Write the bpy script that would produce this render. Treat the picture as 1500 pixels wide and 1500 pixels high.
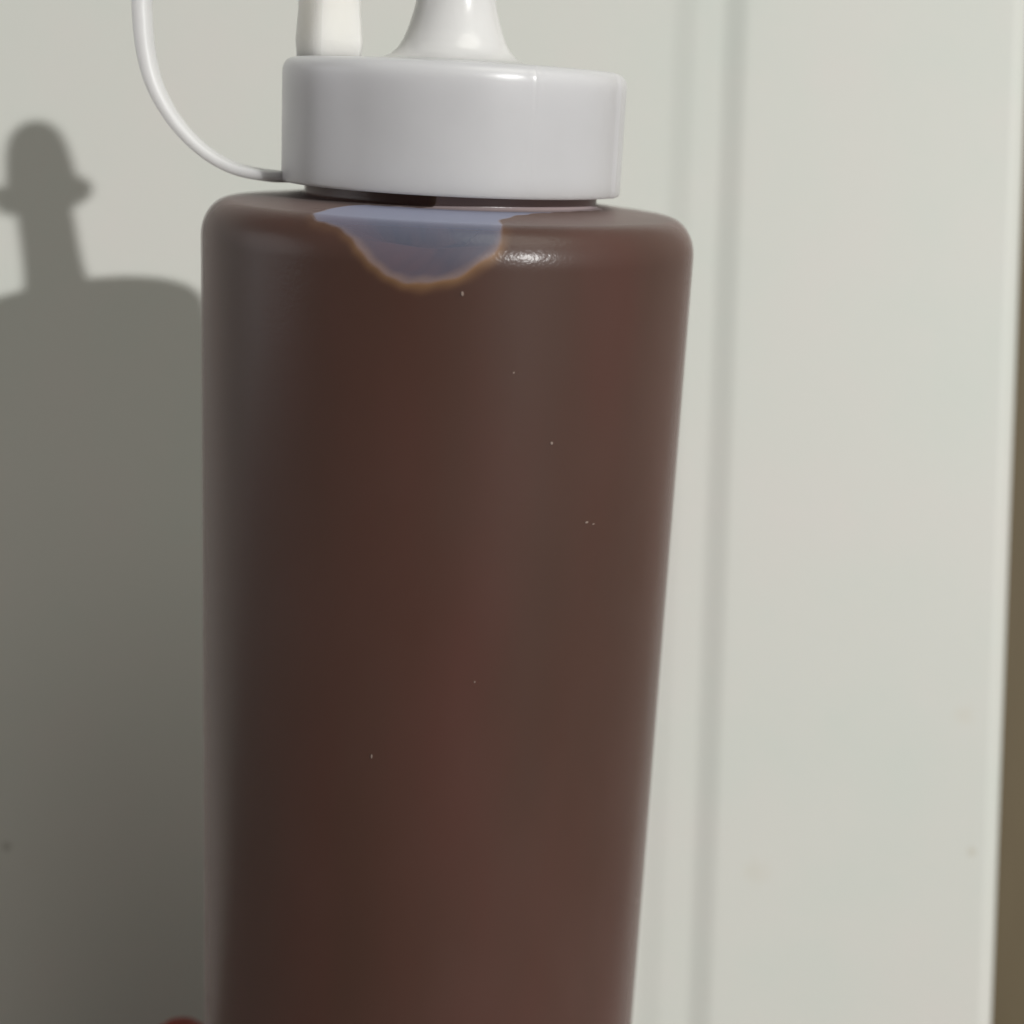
import bpy, bmesh, math, random
from mathutils import Matrix, Vector
random.seed(4)
for o in list(bpy.data.objects): bpy.data.objects.remove(o)
scene = bpy.context.scene
COL = scene.collection
MM = 0.001

# ------------------------------------------------------------------ camera
CAM_H = 0.1178                       # camera height above the worktop
cam_data = bpy.data.cameras.new('camera')
cam = bpy.data.objects.new('camera', cam_data); COL.objects.link(cam)
cam_data.sensor_width = 36.0; cam_data.sensor_height = 36.0; cam_data.sensor_fit = 'HORIZONTAL'
cam_data.lens = 52.6
cam_data.clip_start = 0.005; cam_data.clip_end = 20
cam.matrix_world = (Matrix.Translation((0, 0, CAM_H)) @ Matrix.Rotation(math.pi/2, 4, 'X')
                    @ Matrix.Rotation(0.03664, 4, 'Z'))
cam_data.dof.use_dof = True
cam_data.dof.focus_distance = 0.160
cam_data.dof.aperture_fstop = 20.0
scene.camera = cam

# ------------------------------------------------------------------ light
world = bpy.data.worlds.new('World'); scene.world = world; world.use_nodes = True
bg = world.node_tree.nodes['Background']
bg.inputs['Color'].default_value = (1.0, 0.985, 0.93, 1)
bg.inputs['Strength'].default_value = 0.028
ld = bpy.data.lights.new('room_lamp', 'POINT'); ld.energy = 137; ld.color = (1.0, 0.995, 0.975)
ld.shadow_soft_size = 0.018
lamp = bpy.data.objects.new('room_lamp', ld); COL.objects.link(lamp)
lamp.location = (1.286, -1.577, 0.381 + CAM_H)
ad = bpy.data.lights.new('overhead_fill', 'AREA'); ad.shape = 'DISK'; ad.size = 0.9; ad.energy = 6.4; ad.color = (1.0, 0.99, 0.90)  # added soft fill from above to brighten the shoulder, not a known fixture
top_fill = bpy.data.objects.new('overhead_fill', ad); COL.objects.link(top_fill)
top_fill.location = (0.55, -0.55, 1.20)
top_fill.rotation_euler = Vector((0.55, -0.75, 1.10)).to_track_quat('Z', 'Y').to_euler()
sd = bpy.data.lights.new('side_fill', 'AREA'); sd.shape = 'DISK'; sd.size = 0.9; sd.energy = 3.3; sd.color = (0.98, 0.98, 1.0)  # added weak fill that lifts the left of bottle and cap
side = bpy.data.objects.new('side_fill', sd); COL.objects.link(side)
side.location = (-1.15, 0.06, 0.20)
side.rotation_euler = Vector((-1.15, -0.11, 0.08)).to_track_quat('Z', 'Y').to_euler()
vs = scene.view_settings
vs.view_transform = 'Standard'; vs.look = 'None'; vs.exposure = 0; vs.gamma = 1; vs.use_curve_mapping = False
scene.render.engine = 'CYCLES'

# ------------------------------------------------------------------ material helpers
def mat(name):
    m = bpy.data.materials.new(name); m.use_nodes = True
    nt = m.node_tree; nt.nodes.clear()
    out = nt.nodes.new('ShaderNodeOutputMaterial')
    return m, nt, out
def N(nt, t, **kw):
    n = nt.nodes.new(t)
    for k, v in kw.items():
        if k in n.inputs: n.inputs[k].default_value = v
        else: setattr(n, k, v)
    return n
def noise(nt, scale, detail=3, rough=0.5, stretch=None):
    tc = N(nt, 'ShaderNodeTexCoord'); n = N(nt, 'ShaderNodeTexNoise')
    n.inputs['Scale'].default_value = scale; n.inputs['Detail'].default_value = detail; n.inputs['Roughness'].default_value = rough
    if stretch:
        mp = N(nt, 'ShaderNodeMapping'); mp.inputs['Scale'].default_value = stretch
        nt.links.new(tc.outputs['Object'], mp.inputs['Vector']); nt.links.new(mp.outputs[0], n.inputs['Vector'])
    else:
        nt.links.new(tc.outputs['Object'], n.inputs['Vector'])
    return n
def ramp(nt, src, stops):
    r = N(nt, 'ShaderNodeValToRGB')
    e = r.color_ramp.elements
    e[0].position, e[0].color = stops[0][0], (*stops[0][1], 1)
    e[1].position, e[1].color = stops[-1][0], (*stops[-1][1], 1)
    for p, c in stops[1:-1]:
        k = e.new(p); k.color = (*c, 1)
    nt.links.new(src, r.inputs[0])
    return r
def math_(nt, op, a, b=None):
    n = N(nt, 'ShaderNodeMath', operation=op)
    for i, v in enumerate((a, b)):
        if v is None: continue
        if isinstance(v, (int, float)): n.inputs[i].default_value = v
        else: nt.links.new(v, n.inputs[i])
    return n.outputs[0]
def bump(nt, h, strength, dist):
    b = N(nt, 'ShaderNodeBump'); b.inputs['Strength'].default_value = strength; b.inputs['Distance'].default_value = dist
    nt.links.new(h, b.inputs['Height']); return b.outputs[0]

# painted door: off-white with faint mottling, two small stains that have their own place
def door_material():
    m, nt, out = mat('painted_door')
    L = nt.links.new
    n1 = noise(nt, 22, 5, .6)
    base = ramp(nt, n1.outputs['Fac'], [(0.28, (0.69, 0.725, 0.675)), (0.5, (0.72, 0.73, 0.685)), (0.74, (0.745, 0.725, 0.69))])
    tc = N(nt, 'ShaderNodeTexCoord')
    col = base.outputs[0]
    for (x, z, rad, c, s) in STAINS:
        d = N(nt, 'ShaderNodeVectorMath', operation='DISTANCE'); d.inputs[1].default_value = (x, 0, z)
        sep = N(nt, 'ShaderNodeSeparateXYZ'); L(tc.outputs['Object'], sep.inputs[0])
        cmb = N(nt, 'ShaderNodeCombineXYZ'); L(sep.outputs[0], cmb.inputs[0]); L(sep.outputs[2], cmb.inputs[2])
        wob = noise(nt, 700, 2)
        L(cmb.outputs[0], d.inputs[0])
        dd = math_(nt, 'ADD', d.outputs['Value'], math_(nt, 'MULTIPLY', math_(nt, 'SUBTRACT', wob.outputs['Fac'], .5), rad*1.6))
        mr = N(nt, 'ShaderNodeMapRange'); L(dd, mr.inputs[0])
        mr.inputs[1].default_value = rad*.3; mr.inputs[2].default_value = rad; mr.inputs[3].default_value = s; mr.inputs[4].default_value = 0
        mx = N(nt, 'ShaderNodeMix', data_type='RGBA'); L(mr.outputs[0], mx.inputs[0]); L(col, mx.inputs[6]); mx.inputs[7].default_value = (*c, 1)
        col = mx.outputs[2]
    p = N(nt, 'ShaderNodeBsdfPrincipled'); L(col, p.inputs['Base Color'])
    p.inputs['Roughness'].default_value = 0.5
    p.inputs['Specular IOR Level'].default_value = 0.35
    n2 = noise(nt, 900, 2)
    L(bump(nt, n2.outputs['Fac'], .12, .0002), p.inputs['Normal'])
    L(p.outputs[0], out.inputs[0]); return m

STAINS = [(0.0862, CAM_H - 0.0610, 0.0010, (.50, .44, .32), .4),
          (0.0840, CAM_H - 0.0360, 0.0022, (.66, .62, .52), .25),
          (0.0470, CAM_H - 0.0660, 0.0030, (.66, .64, .55), .3),
          (-.0906, CAM_H - .0668, .0009, (.16, .14, .10), .5)]

def wood_material(name, c0, c1, rough):
    m, nt, out = mat(name); L = nt.links.new
    n = noise(nt, 30, 5, .6, (1, 1, .12))
    r = ramp(nt, n.outputs['Fac'], [(.3, c0), (.7, c1)])
    p = N(nt, 'ShaderNodeBsdfPrincipled'); L(r.outputs[0], p.inputs['Base Color']); p.inputs['Roughness'].default_value = rough
    L(bump(nt, n.outputs['Fac'], .2, .0005), p.inputs['Normal'])
    L(p.outputs[0], out.inputs[0]); return m

def white_plastic(name, col, rough=.27, sss=.6, bumps=.06, scale=.0022):
    m, nt, out = mat(name); L = nt.links.new
    p = N(nt, 'ShaderNodeBsdfPrincipled')
    n = noise(nt, 160, 4)
    r = ramp(nt, n.outputs['Fac'], [(.3, tuple(c*.965 for c in col)), (.7, col)])
    L(r.outputs[0], p.inputs['Base Color'])
    p.inputs['Roughness'].default_value = rough
    p.inputs['IOR'].default_value = 1.5
    p.inputs['Subsurface Weight'].default_value = sss
    p.inputs['Subsurface Radius'].default_value = (1, 1, 1); p.inputs['Subsurface Scale'].default_value = scale
    n2 = noise(nt, 420, 3)
    L(bump(nt, n2.outputs['Fac'], bumps, .0004), p.inputs['Normal'])
    L(p.outputs[0], out.inputs[0]); return m

# milky squeeze-bottle plastic: a scattering layer whose optical depth is low where
# sauce wets its inside and high where it is unwetted, raised at the neck as painted light
def shell_material():
    m, nt, out = mat('milky_plastic'); L = nt.links.new
    at = N(nt, 'ShaderNodeAttribute', attribute_name='dry_lit')
    n2 = noise(nt, 2600, 2); n3 = noise(nt, 90, 3)
    nb = bump(nt, math_(nt, 'ADD', n2.outputs['Fac'], math_(nt, 'MULTIPLY', n3.outputs['Fac'], .12)), .30, .00012)
    lw = N(nt, 'ShaderNodeLayerWeight'); lw.inputs[0].default_value = .5
    cosv = math_(nt, 'MAXIMUM', math_(nt, 'SUBTRACT', 1.0, lw.outputs['Facing']), .17)
    # smears on the inside of the wall make the milkiness uneven; fine scuffs run across it
    sm = noise(nt, 38, 5, .6, (1, 1, .45)); sc = noise(nt, 60, 6, .75, (.35, .35, 2.2))
    smear = math_(nt, 'ADD', math_(nt, 'MULTIPLY', math_(nt, 'SUBTRACT', sm.outputs['Fac'], .5), 1.1), 1.0)
    scuff = N(nt, 'ShaderNodeMapRange'); L(sc.outputs['Fac'], scuff.inputs[0]); scuff.inputs[1].default_value = .66; scuff.inputs[2].default_value = .80; scuff.inputs[4].default_value = .9
    var = math_(nt, 'ADD', smear, scuff.outputs[0])
    tau = math_(nt, 'ADD', math_(nt, 'MULTIPLY', at.outputs['Fac'], TAU_DRY - TAU_WET), math_(nt, 'MULTIPLY', var, TAU_WET))
    h = math_(nt, 'SUBTRACT', 1.0, math_(nt, 'EXPONENT', math_(nt, 'MULTIPLY', math_(nt, 'DIVIDE', tau, cosv), -1.0)))
    cm = N(nt, 'ShaderNodeMix', data_type='RGBA'); ac = N(nt, 'ShaderNodeAttribute', attribute_name='cool'); L(ac.outputs['Fac'], cm.inputs[0]); cm.inputs[6].default_value = WET_COL; cm.inputs[7].default_value = SHELL_COL
    dif = N(nt, 'ShaderNodeBsdfDiffuse'); L(cm.outputs[2], dif.inputs[0])
    tr = N(nt, 'ShaderNodeBsdfTranslucent'); L(cm.outputs[2], tr.inputs[0])
    hz = N(nt, 'ShaderNodeMixShader'); hz.inputs[0].default_value = .18
    L(dif.outputs[0], hz.inputs[1]); L(tr.outputs[0], hz.inputs[2])
    tp = N(nt, 'ShaderNodeBsdfTransparent'); tp.inputs[0].default_value = (.93, .93, .93, 1)
    mx = N(nt, 'ShaderNodeMixShader'); L(h, mx.inputs[0]); L(tp.outputs[0], mx.inputs[1]); L(hz.outputs[0], mx.inputs[2])
    g1 = N(nt, 'ShaderNodeBsdfGlossy'); g1.inputs['Roughness'].default_value = SHELL_ROUGH
    g2 = N(nt, 'ShaderNodeBsdfGlossy'); g2.inputs['Roughness'].default_value = .25; L(nb, g2.inputs['Normal'])
    gl = N(nt, 'ShaderNodeMixShader'); gl.inputs[0].default_value = .5
    L(g1.outputs[0], gl.inputs[1]); L(g2.outputs[0], gl.inputs[2])
    fres = math_(nt, 'ADD', math_(nt, 'MULTIPLY', math_(nt, 'POWER', lw.outputs['Facing'], 4.0), .34), .04)
    fin = N(nt, 'ShaderNodeMixShader'); L(fres, fin.inputs[0]); L(mx.outputs[0], fin.inputs[1]); L(gl.outputs[0], fin.inputs[2])
    L(fin.outputs[0], out.inputs[0]); return m
TAU_WET, TAU_DRY = 0.060, 0.25
SHELL_COL = (.52, .56, .77, 1)
WET_COL = (.66, .51, .48, 1)        # plastic wetted by the sauce
SHELL_ROUGH = .52

def sauce_material():
    m, nt, out = mat('brown_sauce'); L = nt.links.new
    at = N(nt, 'ShaderNodeAttribute', attribute_name='film')
    n = noise(nt, 55, 3, .5, (1, 1, .28))
    r = ramp(nt, n.outputs['Fac'], [(.3, (.060, .0222, .0098)), (.5, (.072, .0215, .0094)), (.72, (.088, .0210, .0105))])
    mx = N(nt, 'ShaderNodeMix', data_type='RGBA'); L(at.outputs['Fac'], mx.inputs[0]); L(r.outputs[0], mx.inputs[6])
    mx.inputs[7].default_value = (.34, .18, .075, 1)
    p = N(nt, 'ShaderNodeBsdfPrincipled'); L(mx.outputs[2], p.inputs['Base Color'])
    p.inputs['Roughness'].default_value = .6; p.inputs['Specular IOR Level'].default_value = 0.1
    L(p.outputs[0], out.inputs[0]); return m

def simple(name, col, rough):
    m, nt, out = mat(name); L = nt.links.new
    p = N(nt, 'ShaderNodeBsdfPrincipled')
    n = noise(nt, 300, 2); r = ramp(nt, n.outputs['Fac'], [(.3, tuple(c*.9 for c in col)), (.7, col)])
    L(r.outputs[0], p.inputs['Base Color']); p.inputs['Roughness'].default_value = rough
    L(p.outputs[0], out.inputs[0]); return m

# ------------------------------------------------------------------ mesh helpers
def link_mesh(name, verts, faces, material, parent=None, attr=None, smooth=True):
    me = bpy.data.meshes.new(name); me.from_pydata(verts, [], faces); me.update()
    if smooth: me.polygons.foreach_set('use_smooth', [True]*len(me.polygons))
    if attr:
        for k, vals in attr.items():
            a = me.attributes.new(k, 'FLOAT', 'POINT'); a.data.foreach_set('value', vals)
    me.materials.append(material)
    o = bpy.data.objects.new(name, me); COL.objects.link(o)
    if parent: o.parent = parent
    return o
def lathe(prof, phis, fn=None, close_bottom=True, close_top=True):
    """prof: (radius, z) from bottom to top; phi = 0 faces the camera side (-y), positive to +x."""
    V, F = [], []
    n = len(phis)
    for j, (R, z) in enumerate(prof):
        for i, ph in enumerate(phis):
            rr = R if fn is None else fn(R, z, ph, j)
            V.append((rr*math.sin(ph), -rr*math.cos(ph), z))
    for j in range(len(prof)-1):
        for i in range(n):
            a, b = j*n+i, j*n+(i+1) % n
            F.append((a, b, b+n, a+n))
    if close_bottom: F.append(tuple(range(n-1, -1, -1)))
    if close_top: F.append(tuple((len(prof)-1)*n+i for i in range(n)))
    return V, F
def circle_phis(n): return [2*math.pi*i/n for i in range(n)]
def fillet(prof, idx_r, seg=6):
    """round the given profile corners {index: radius}"""
    out = []
    for i, p in enumerate(prof):
        if i in idx_r and 0 < i < len(prof)-1:
            p0, p1, p2 = (Vector(prof[k]) for k in (i-1, i, i+1))
            r = idx_r[i]; u = (p0-p1); v = (p2-p1)
            a = p1 + u.normalized()*min(r, u.length*.49); b = p1 + v.normalized()*min(r, v.length*.49)
            for k in range(seg+1):
                w = k/seg
                q = a*(1-w)**2 + p1*2*w*(1-w) + b*w*w
                out.append((q.x, q.y))
        else: out.append(tuple(p))
    return out
def tag(o, label=None, cat=None, group=None, kind=None):
    for k, v in (('label', label), ('category', cat), ('group', group), ('kind', kind)):
        if v: o[k] = v
    return o

# ------------------------------------------------------------------ setting
WALL_Y = 0.275
top_mat = wood_material('worktop_wood', (.10, .065, .035), (.16, .105, .06), .5)
V = [(-.9, -.30, 0), (.6, -.30, 0), (.6, .29, 0), (-.9, .29, 0), (-.9, -.30, -.03), (.6, -.30, -.03), (.6, .29, -.03), (-.9, .29, -.03)]
Fq = [(0, 1, 2, 3), (7, 6, 5, 4), (0, 4, 5, 1), (1, 5, 6, 2), (2, 6, 7, 3), (3, 7, 4, 0)]
tag(link_mesh('worktop', V, Fq, top_mat, smooth=False), kind='structure')
brown = wood_material('brown_wall', (.115, .086, .045), (.165, .127, .070), .7)
V = [(.04, .32, 0.001), (.5, .32, 0.001), (.5, .32, .5), (.04, .32, .5), (.04, .335, 0.001), (.5, .335, 0.001), (.5, .335, .5), (.04, .335, .5)]
Fq = [(0, 1, 2, 3), (7, 6, 5, 4), (0, 4, 5, 1), (1, 5, 6, 2), (2, 6, 7, 3), (3, 7, 4, 0)]
tag(link_mesh('wall', V, Fq, brown, smooth=False), kind='structure')

# ------------------------------------------------------------------ painted door with a routed step
door_mat = door_material()
door = bpy.data.objects.new('cabinet_door', None); COL.objects.link(door)
door.location = (0, WALL_Y, 0.002)
tag(door, 'off-white painted cabinet door with stepped vertical moulding behind the brown sauce bottle', 'door')
def extrude_profile(name, pts, z0, z1, back):
    """pts: (x, y) front outline left to right; solid back at y = back"""
    n = len(pts); V = []
    for z in (z0, z1):
        V += [(x, y, z) for x, y in pts] + [(pts[-1][0], back, z), (pts[0][0], back, z)]
    m = n+2; F = []
    for i in range(m):
        j = (i+1) % m
        F.append((i, j, j+m, i+m))
    F.append(tuple(range(m-1, -1, -1))); F.append(tuple(m+i for i in range(m)))
    o = link_mesh(name, V, F, door_mat, door)
    me = o.data
    # flat ends, smooth front
    for p in me.polygons:
        c = p.center
        p.use_smooth = False
    return o
def sstep(a, b, x):
    t = min(1, max(0, (x-a)/(b-a))); return t*t*(3-2*t)
X0, X1, XE = .0250, .0412, .0921
S1, S2 = .00046, .00102             # depths of the two steps of the moulding
def mould_y(x):
    return -S1*sstep(.0258, .0312, x) - S2*sstep(.0350, .0404, x)
extrude_profile('panel', [(-.80, 0), (X0, 0)], 0, .42, .012)
extrude_profile('moulding', [(X0+(X1-X0)*i/120, mould_y(X0+(X1-X0)*i/120)) for i in range(121)], 0, .42, .012)
ys = -S1-S2
edge = [(X1, ys), (XE-.004, ys)] + [(XE-.004+.004*math.sin(g), ys+.004-.004*math.cos(g)) for g in [math.pi/2*k/28 for k in range(1, 29)]] + [(XE, .0119)]
extrude_profile('stile', edge, 0, .42, .012)

# ------------------------------------------------------------------ the squeeze bottle
TB = -150.0                          # base of the bottle on its axis, mm below the shoulder datum
Cc = Vector((-.0086, .17738, .03521 + CAM_H))
rx = Vector((.99989, 0, -.01481)); by = Vector((.003856, .965507, .260348)); az = Vector((.0143, -.260377, .965401))
base = Cc + az*(TB*MM)
bottle = bpy.data.objects.new('squeeze_bottle', None); COL.objects.link(bottle)
bottle.matrix_world = Matrix(((rx.x, by.x, az.x, base.x), (rx.y, by.y, az.y, base.y), (rx.z, by.z, az.z, base.z), (0, 0, 0, 1)))
tag(bottle, 'milky plastic squeeze bottle full of brown sauce with white cap, leaning before the white door', 'bottle')

def Z(t): return (t - TB)*MM          # axial position (mm from datum) -> local z
def body_profile(off):
    p = [(0.0255-off*MM, Z(-150)+off*MM), (0.0280-off*MM, Z(-149.3)+off*MM), (0.029-off*MM, Z(-147))]
    for t in [-140+5*k for k in range(25)] : p.append((.029-off*MM, Z(t)))
    t = -16.0
    while t < -3.7: p.append((.029-off*MM, Z(t))); t += .2
    for k in range(33):
        g = k/32*math.pi/2
        p.append(((25.6+(3.4-off)*math.cos(g))*MM, Z(-3.6+(4.4-off)*math.sin(g))))
    for k in range(1, 43):
        w = k/43
        p.append(((25.6+(17.2-25.6)*w)*MM, Z(.8-off+.9*w)))
    e = (17.2-off)
    for k in range(7):
        w = k/6; p.append(((e+.18*(1-w)**2)*MM, Z(1.72-off+.02+.35*w*w)))
    for t in (2.6, 3.2, 4, 6, 9, 12.5): p.append((e*MM, Z(t)))
    return p
def arclen(prof):
    """signed arc length (mm), zero where the side wall turns into the shoulder"""
    s, out = 0, [0]
    for a, b in zip(prof, prof[1:]):
        s += math.hypot(b[0]-a[0], b[1]-a[1])*1000; out.append(s)
    k = min(range(len(prof)), key=lambda i: abs(prof[i][1]-Z(-3.6)) + (0 if prof[i][0] > .027 else 1))
    return [v-out[k] for v in out]
# outline of the empty patch: (angle in degrees, arc length s in mm), anticlockwise from its lowest point
OUTLINE = [(-2.2, -1.62), (1.4, -1.38), (4.9, -.62), (8.5, .30), (12.0, 1.85), (14.0, 3.3), (14.4, 5.0), (14.8, 7.4), (18.6, 9.8), (26, 11.8), (36, 13.0), (52, 13.7), (80, 14.2),
           (82, 24), (40, 26), (-2, 26), (-2.4, 18), (-3.5, 13.9), (-16, 13.3), (-28.5, 12.3), (-30.4, 9.5), (-30.4, 7.0), (-29.5, 5.2), (-26.5, 4.05), (-21.4, 3.55), (-17.2, 2.35), (-14.3, .80), (-10.6, -.62), (-6.6, -1.42)]
def _smooth_closed(P, k=3):
    out = []; m = len(P)
    for i in range(m):
        p0, p1, p2, p3 = (Vector(P[(i+q) % m]) for q in (-1, 0, 1, 2))
        for q in range(k):
            t = q/k
            out.append(.5*((2*p1)+(p2-p0)*t+(2*p0-5*p1+4*p2-p3)*t*t+(3*p1-p0-3*p2+p3)*t**3))
    return out
_RO = 26.0
POLY = [(v.x*math.pi/180*_RO, v.y) for v in _smooth_closed(OUTLINE)]
def patch_sd(s, deg, R):
    """signed distance (mm), positive inside the empty patch"""
    x = deg*math.pi/180*_RO
    if s < -6 or deg < -60 or deg > 110: return -9.0
    best = 1e9; inside = False
    px, py = POLY[-1]
    for qx, qy in POLY:
        ex, ey = qx-px, qy-py
        t = ((x-px)*ex+(s-py)*ey)/(ex*ex+ey*ey)
        t = 0 if t < 0 else 1 if t > 1 else t
        dx, dy = x-px-t*ex, s-py-t*ey
        d = dx*dx+dy*dy
        if d < best: best = d
        if (py > s) != (qy > s) and x < (qx-px)*(s-py)/(qy-py)+px: inside = not inside
        px, py = qx, qy
    best = math.sqrt(best)
    return best if inside else -best
fine = [math.radians(-50+.5*i) for i in range(0, 270)]         # -50 .. 84.5
coarse = [math.radians(85+ (310-85)*i/90) for i in range(90)]
PH = fine + coarse
def wrapdeg(p):
    d = math.degrees(p)
    return d-360 if d > 180 else d
def wob(s, d): return .13*math.sin(d*.5+s*1.1)+.06*math.sin(d*1.3-s*1.7)

shell_mat = shell_material(); sauce_mat = sauce_material()
op = body_profile(0); osl = arclen(op)
V, F = lathe(op, PH, close_top=False)
dry_lit = []; cool = []
for j, (R, z) in enumerate(op):
    for ph in PH:
        d = wrapdeg(ph); x = patch_sd(osl[j], d, R)+wob(osl[j], d)
        cool.append(sstep(-.16, .16, x)*(1-.8*sstep(12.9, 13.6, osl[j])))
        dry_lit.append(sstep(-.16, .16, x)*(1+2.5*sstep(13.2, 13.9, osl[j])))  # extra neck haze stands in for light coming through the cap
body = link_mesh('body', V, F, shell_mat, bottle, {'dry_lit': dry_lit, 'cool': cool})
body['label'] = 'milky straight-sided plastic bottle body'

ip = body_profile(.2); isl = arclen(ip)
film = []; V2 = []
n = len(PH)
for j, (R, z) in enumerate(ip):
    for ph in PH:
        d = wrapdeg(ph); x = patch_sd(isl[j], d, R)+wob(isl[j], d)
        k = sstep(-.05, 4.5, x)*(1-.93*sstep(13.0, 13.9, isl[j]))
        dep = k*7*MM if x > 0 else 0
        # the sauce surface falls away from the wall inside the patch
        rr = max(R-dep, .004); zz = z - (k*4*MM if z > Z(-1) else k*1.2*MM)
        V2.append((rr*math.sin(ph), -rr*math.cos(ph), zz))
        f = 0
        if x <= 0.1: f = max(0, 1-abs(x)/1.35)**1.7
        else: f = max(0, 1-x/.9)
        f *= .95-.65*sstep(1.2, 3.8, isl[j])
        if isl[j] > 13.4 and x > 0: f = .9  # residue in the neck, paled further in place of light under the cap
        film.append(f)
F2 = [(j*n+i, j*n+(i+1) % n, (j+1)*n+(i+1) % n, (j+1)*n+i) for j in range(len(ip)-1) for i in range(n)]
F2.append(tuple(range(n-1, -1, -1))); F2.append(tuple((len(ip)-1)*n+i for i in range(n)))
sauce = link_mesh('sauce', V2, F2, sauce_mat, bottle, {'film': film})
sauce['label'] = 'thick brown sauce with an empty rounded patch at the shoulder'

# cap with a rounded rim and one vertical mould rib
cap_mat = white_plastic('white_cap_plastic', (.70, .70, .72), .30, .9, .05, .005)
nozzle_mat = white_plastic('white_nozzle_plastic', (.80, .795, .79), .2, .6, .10)
strap_mat = white_plastic('white_strap_plastic', (.80, .80, .81), .38, 1.0, .05, .003)
cp = [(18.2, 3.6), (18.3, 2.95), (19.86, 2.95), (19.86, 16.68), (13.0, 17.0), (9.0, 17.08), (0.4, 17.08)]
cp = fillet(cp, {2: .35, 3: 1.7, 4: 3.0}, 8)
k3 = max(i for i, q in enumerate(cp) if q[1] < 9)
cp = cp[:k3+1] + [(19.86, t_) for t_ in (5, 7, 8.5, 9.5, 10.5, 11.5, 12.5, 13.5, 14.3)] + cp[k3+1:]
cp = [(a*MM, Z(b)) for a, b in cp]
def rib(R, z, ph, j):
    d = wrapdeg(ph)
    if R < .0188: return R
    return R + .00028*math.exp(-((d-71)/2.0)**2) + .00005*math.exp(-((d-28)/.55)**2)*sstep(Z(8.5), Z(13.5), z)
capphi = sorted(set([round(2*math.pi*i/180, 6) for i in range(180)] + [math.radians(60+.5*i) for i in range(45)] + [math.radians(26+.2*i) for i in range(21)]))
V, F = lathe(cp, capphi, rib, close_bottom=False)
cap = link_mesh('cap', V, F, cap_mat, bottle)
cap['label'] = 'round white screw cap'
# the nozzle with its flared foot
npf = [(10.5, 16.95), (9.3, 17.10), (8.2, 17.3), (7.3, 17.7), (6.55, 18.4), (5.95, 19.3), (5.45, 20.5), (5.0, 21.9), (4.65, 23.2), (4.4, 24.6), (4.2, 26.5), (4.05, 30), (3.95, 36), (3.85, 41)]
V, F = lathe([(a*MM, Z(b)) for a, b in npf], circle_phis(72))
V = [(x-.25*MM, y, z) for x, y, z in V]
nozzle = link_mesh('nozzle', V, F, nozzle_mat, bottle)
# the stopper on the nozzle's tip
tp = [(4.0, 37.6), (6.9, 39.4), (6.9, 40.8), (5.1, 42.4), (4.4, 48.5), (3.6, 51.6), (2.0, 53.4), (.3, 54.0)]
tp = fillet(tp, {1: .5, 2: .6, 5: 1.2, 6: .8}, 5)
V, F = lathe([(a*MM, Z(b)) for a, b in tp], circle_phis(56))
stopper = link_mesh('tip_cap', V, F, strap_mat, bottle)
# the strap that holds the stopper: a flat band swept along a loop
path = [(-13.5, 3.55), (-17.84, 3.4), (-21.06, 3.35), (-25.10, 3.96), (-28.71, 5.74), (-31.9, 8.69), (-34.26, 12.42), (-35.40, 16.17), (-35.83, 19.91),
        (-35.86, 22.89), (-35.2, 27.4), (-32.9, 32.3), (-28.3, 36.8), (-22, 39.4), (-15, 40.2), (-8, 40.2), (-5, 40.2)]
def catmull(P, k=8):
    out = []
    for i in range(len(P)-1):
        p0, p1, p2, p3 = (Vector(P[max(0, min(len(P)-1, i+q))]) for q in (-1, 0, 1, 2))
        for s in range(k):
            t = s/k
            out.append(.5*((2*p1)+(p2-p0)*t+(2*p0-5*p1+4*p2-p3)*t*t+(3*p1-p0-3*p2+p3)*t**3))
    out.append(Vector(P[-1])); return out
pts = catmull(path)
V, F = [], []
NS = 20
for i, p in enumerate(pts):
    tg = (pts[min(i+1, len(pts)-1)]-pts[max(i-1, 0)]).normalized(); nr = Vector((-tg.y, tg.x))
    u = i/(len(pts)-1)
    th = .64 + .28*sstep(.25, .5, u) - .25*sstep(.6, .8, u)       # half thickness
    wd = 2.3 - .5*sstep(.1, .3, u)                                # half width
    yo = -3.2*(1-u)                                               # the band drifts a little towards the front at its root
    for k in range(NS):
        g = 2*math.pi*k/NS
        c, s = math.cos(g), math.sin(g)
        ex = lambda v, e: math.copysign(abs(v)**e, v)
        a, b = th*ex(c, .38), wd*ex(s, .5)
        q = p + nr*a
        V.append((q.x*MM, (b+yo)*MM, Z(q.y)))
for i in range(len(pts)-1):
    for k in range(NS):
        a, b = i*NS+k, i*NS+(k+1) % NS
        F.append((a, b, b+NS, a+NS))
F.append(tuple(range(NS-1, -1, -1))); F.append(tuple((len(pts)-1)*NS+k for k in range(NS)))
strap = link_mesh('strap', V, F, strap_mat, bottle)
strap['label'] = 'curved white strap looping out from under the cap'
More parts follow.
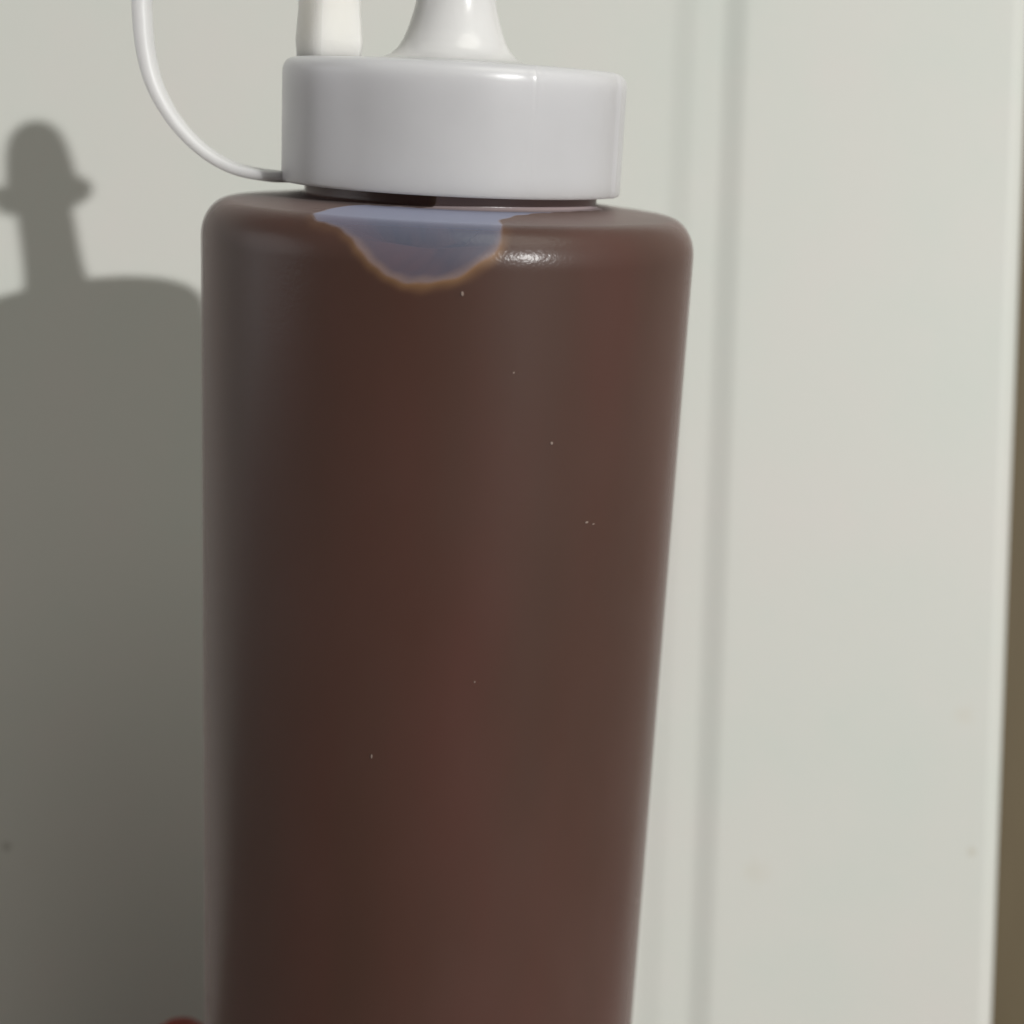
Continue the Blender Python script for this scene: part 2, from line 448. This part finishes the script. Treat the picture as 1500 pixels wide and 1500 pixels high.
# the upright peg on the cap's top, eight-sided and a little waisted
peg_mat = white_plastic('peg_plastic', (.85, .83, .775), .45, 1.0, .3, .007)
pp = [(3.75, 16.6), (3.8, 17.4), (3.9, 18.6), (3.78, 20.2), (3.62, 22.0), (3.6, 24.0), (3.5, 25.0), (2.9, 25.6), (.4, 25.8)]
V, F = [], []
oct_ = []
for k in range(4):
    a0 = math.radians(90*k-12)
    for dd in (-7, -2.5, 2.5, 7): oct_.append(a0+math.radians(dd))
V, F = lathe([(a*MM, Z(b)) for a, b in pp], oct_)
V = [(x*1.0-14.4*MM, y-2.5*MM, z) for x, y, z in V]
peg = link_mesh('peg', V, F, peg_mat, cap, smooth=False)
peg['label'] = 'upright cream-white peg on the cap'
# dust specks on the body
dust_mat = simple('dust', (.33, .25, .21), .9)
V, F = [], []
for phd, t, a, b in [(5.9, -6.0, .16, .26), (-9.8, -57.3, .10, .30), (36.7, -30.8, .22, .12), (26.5, -21.6, .16, .16), (38.6, -31.1, .2, .07), (17.2, -14, .10, .10), (12, -48, .08, .14)]:
    ph = math.radians(phd); c = Vector((29*math.sin(ph), -29*math.cos(ph), 0))
    ex_, er = Vector((math.cos(ph), math.sin(ph), 0)), Vector((math.sin(ph), -math.cos(ph), 0))
    i0 = len(V)
    for k in range(7):
        g = 2*math.pi*k/7; w = .8+.4*random.random()
        q = c + ex_*(a*w*math.cos(g)) + er*.0
        V.append((q.x*MM, q.y*MM, Z(t+b*w*math.sin(g))))
    q = c+er*.06; V.append((q.x*MM, q.y*MM, Z(t)))
    F += [(i0+k, i0+(k+1) % 7, i0+7) for k in range(7)]
dust = link_mesh('dust', V, F, dust_mat, body)
dust['kind'] = 'stuff'

# ------------------------------------------------------------------ red rounded cap at the foot of the door
red = simple('red_plastic', (.26, .022, .012), .45)
rp = [(11.0, 0), (11.0, 9), (9.5, 11.5), (7.6, 22), (6.2, 30), (5.4, 33.3), (4.0, 35.5), (2.2, 36.7), (.3, 37.1)]
rp = fillet(rp, {1: 1, 2: 1.2, 5: 1.2}, 4)
V, F = lathe([(a*MM, b*MM) for a, b in rp], circle_phis(48))
rc = link_mesh('red_cap', V, F, red)
rc.location = (-.0483, .232, 0.0002)
tag(rc, 'small red rounded tip poking up in the shadow beside the brown bottle', 'cap')
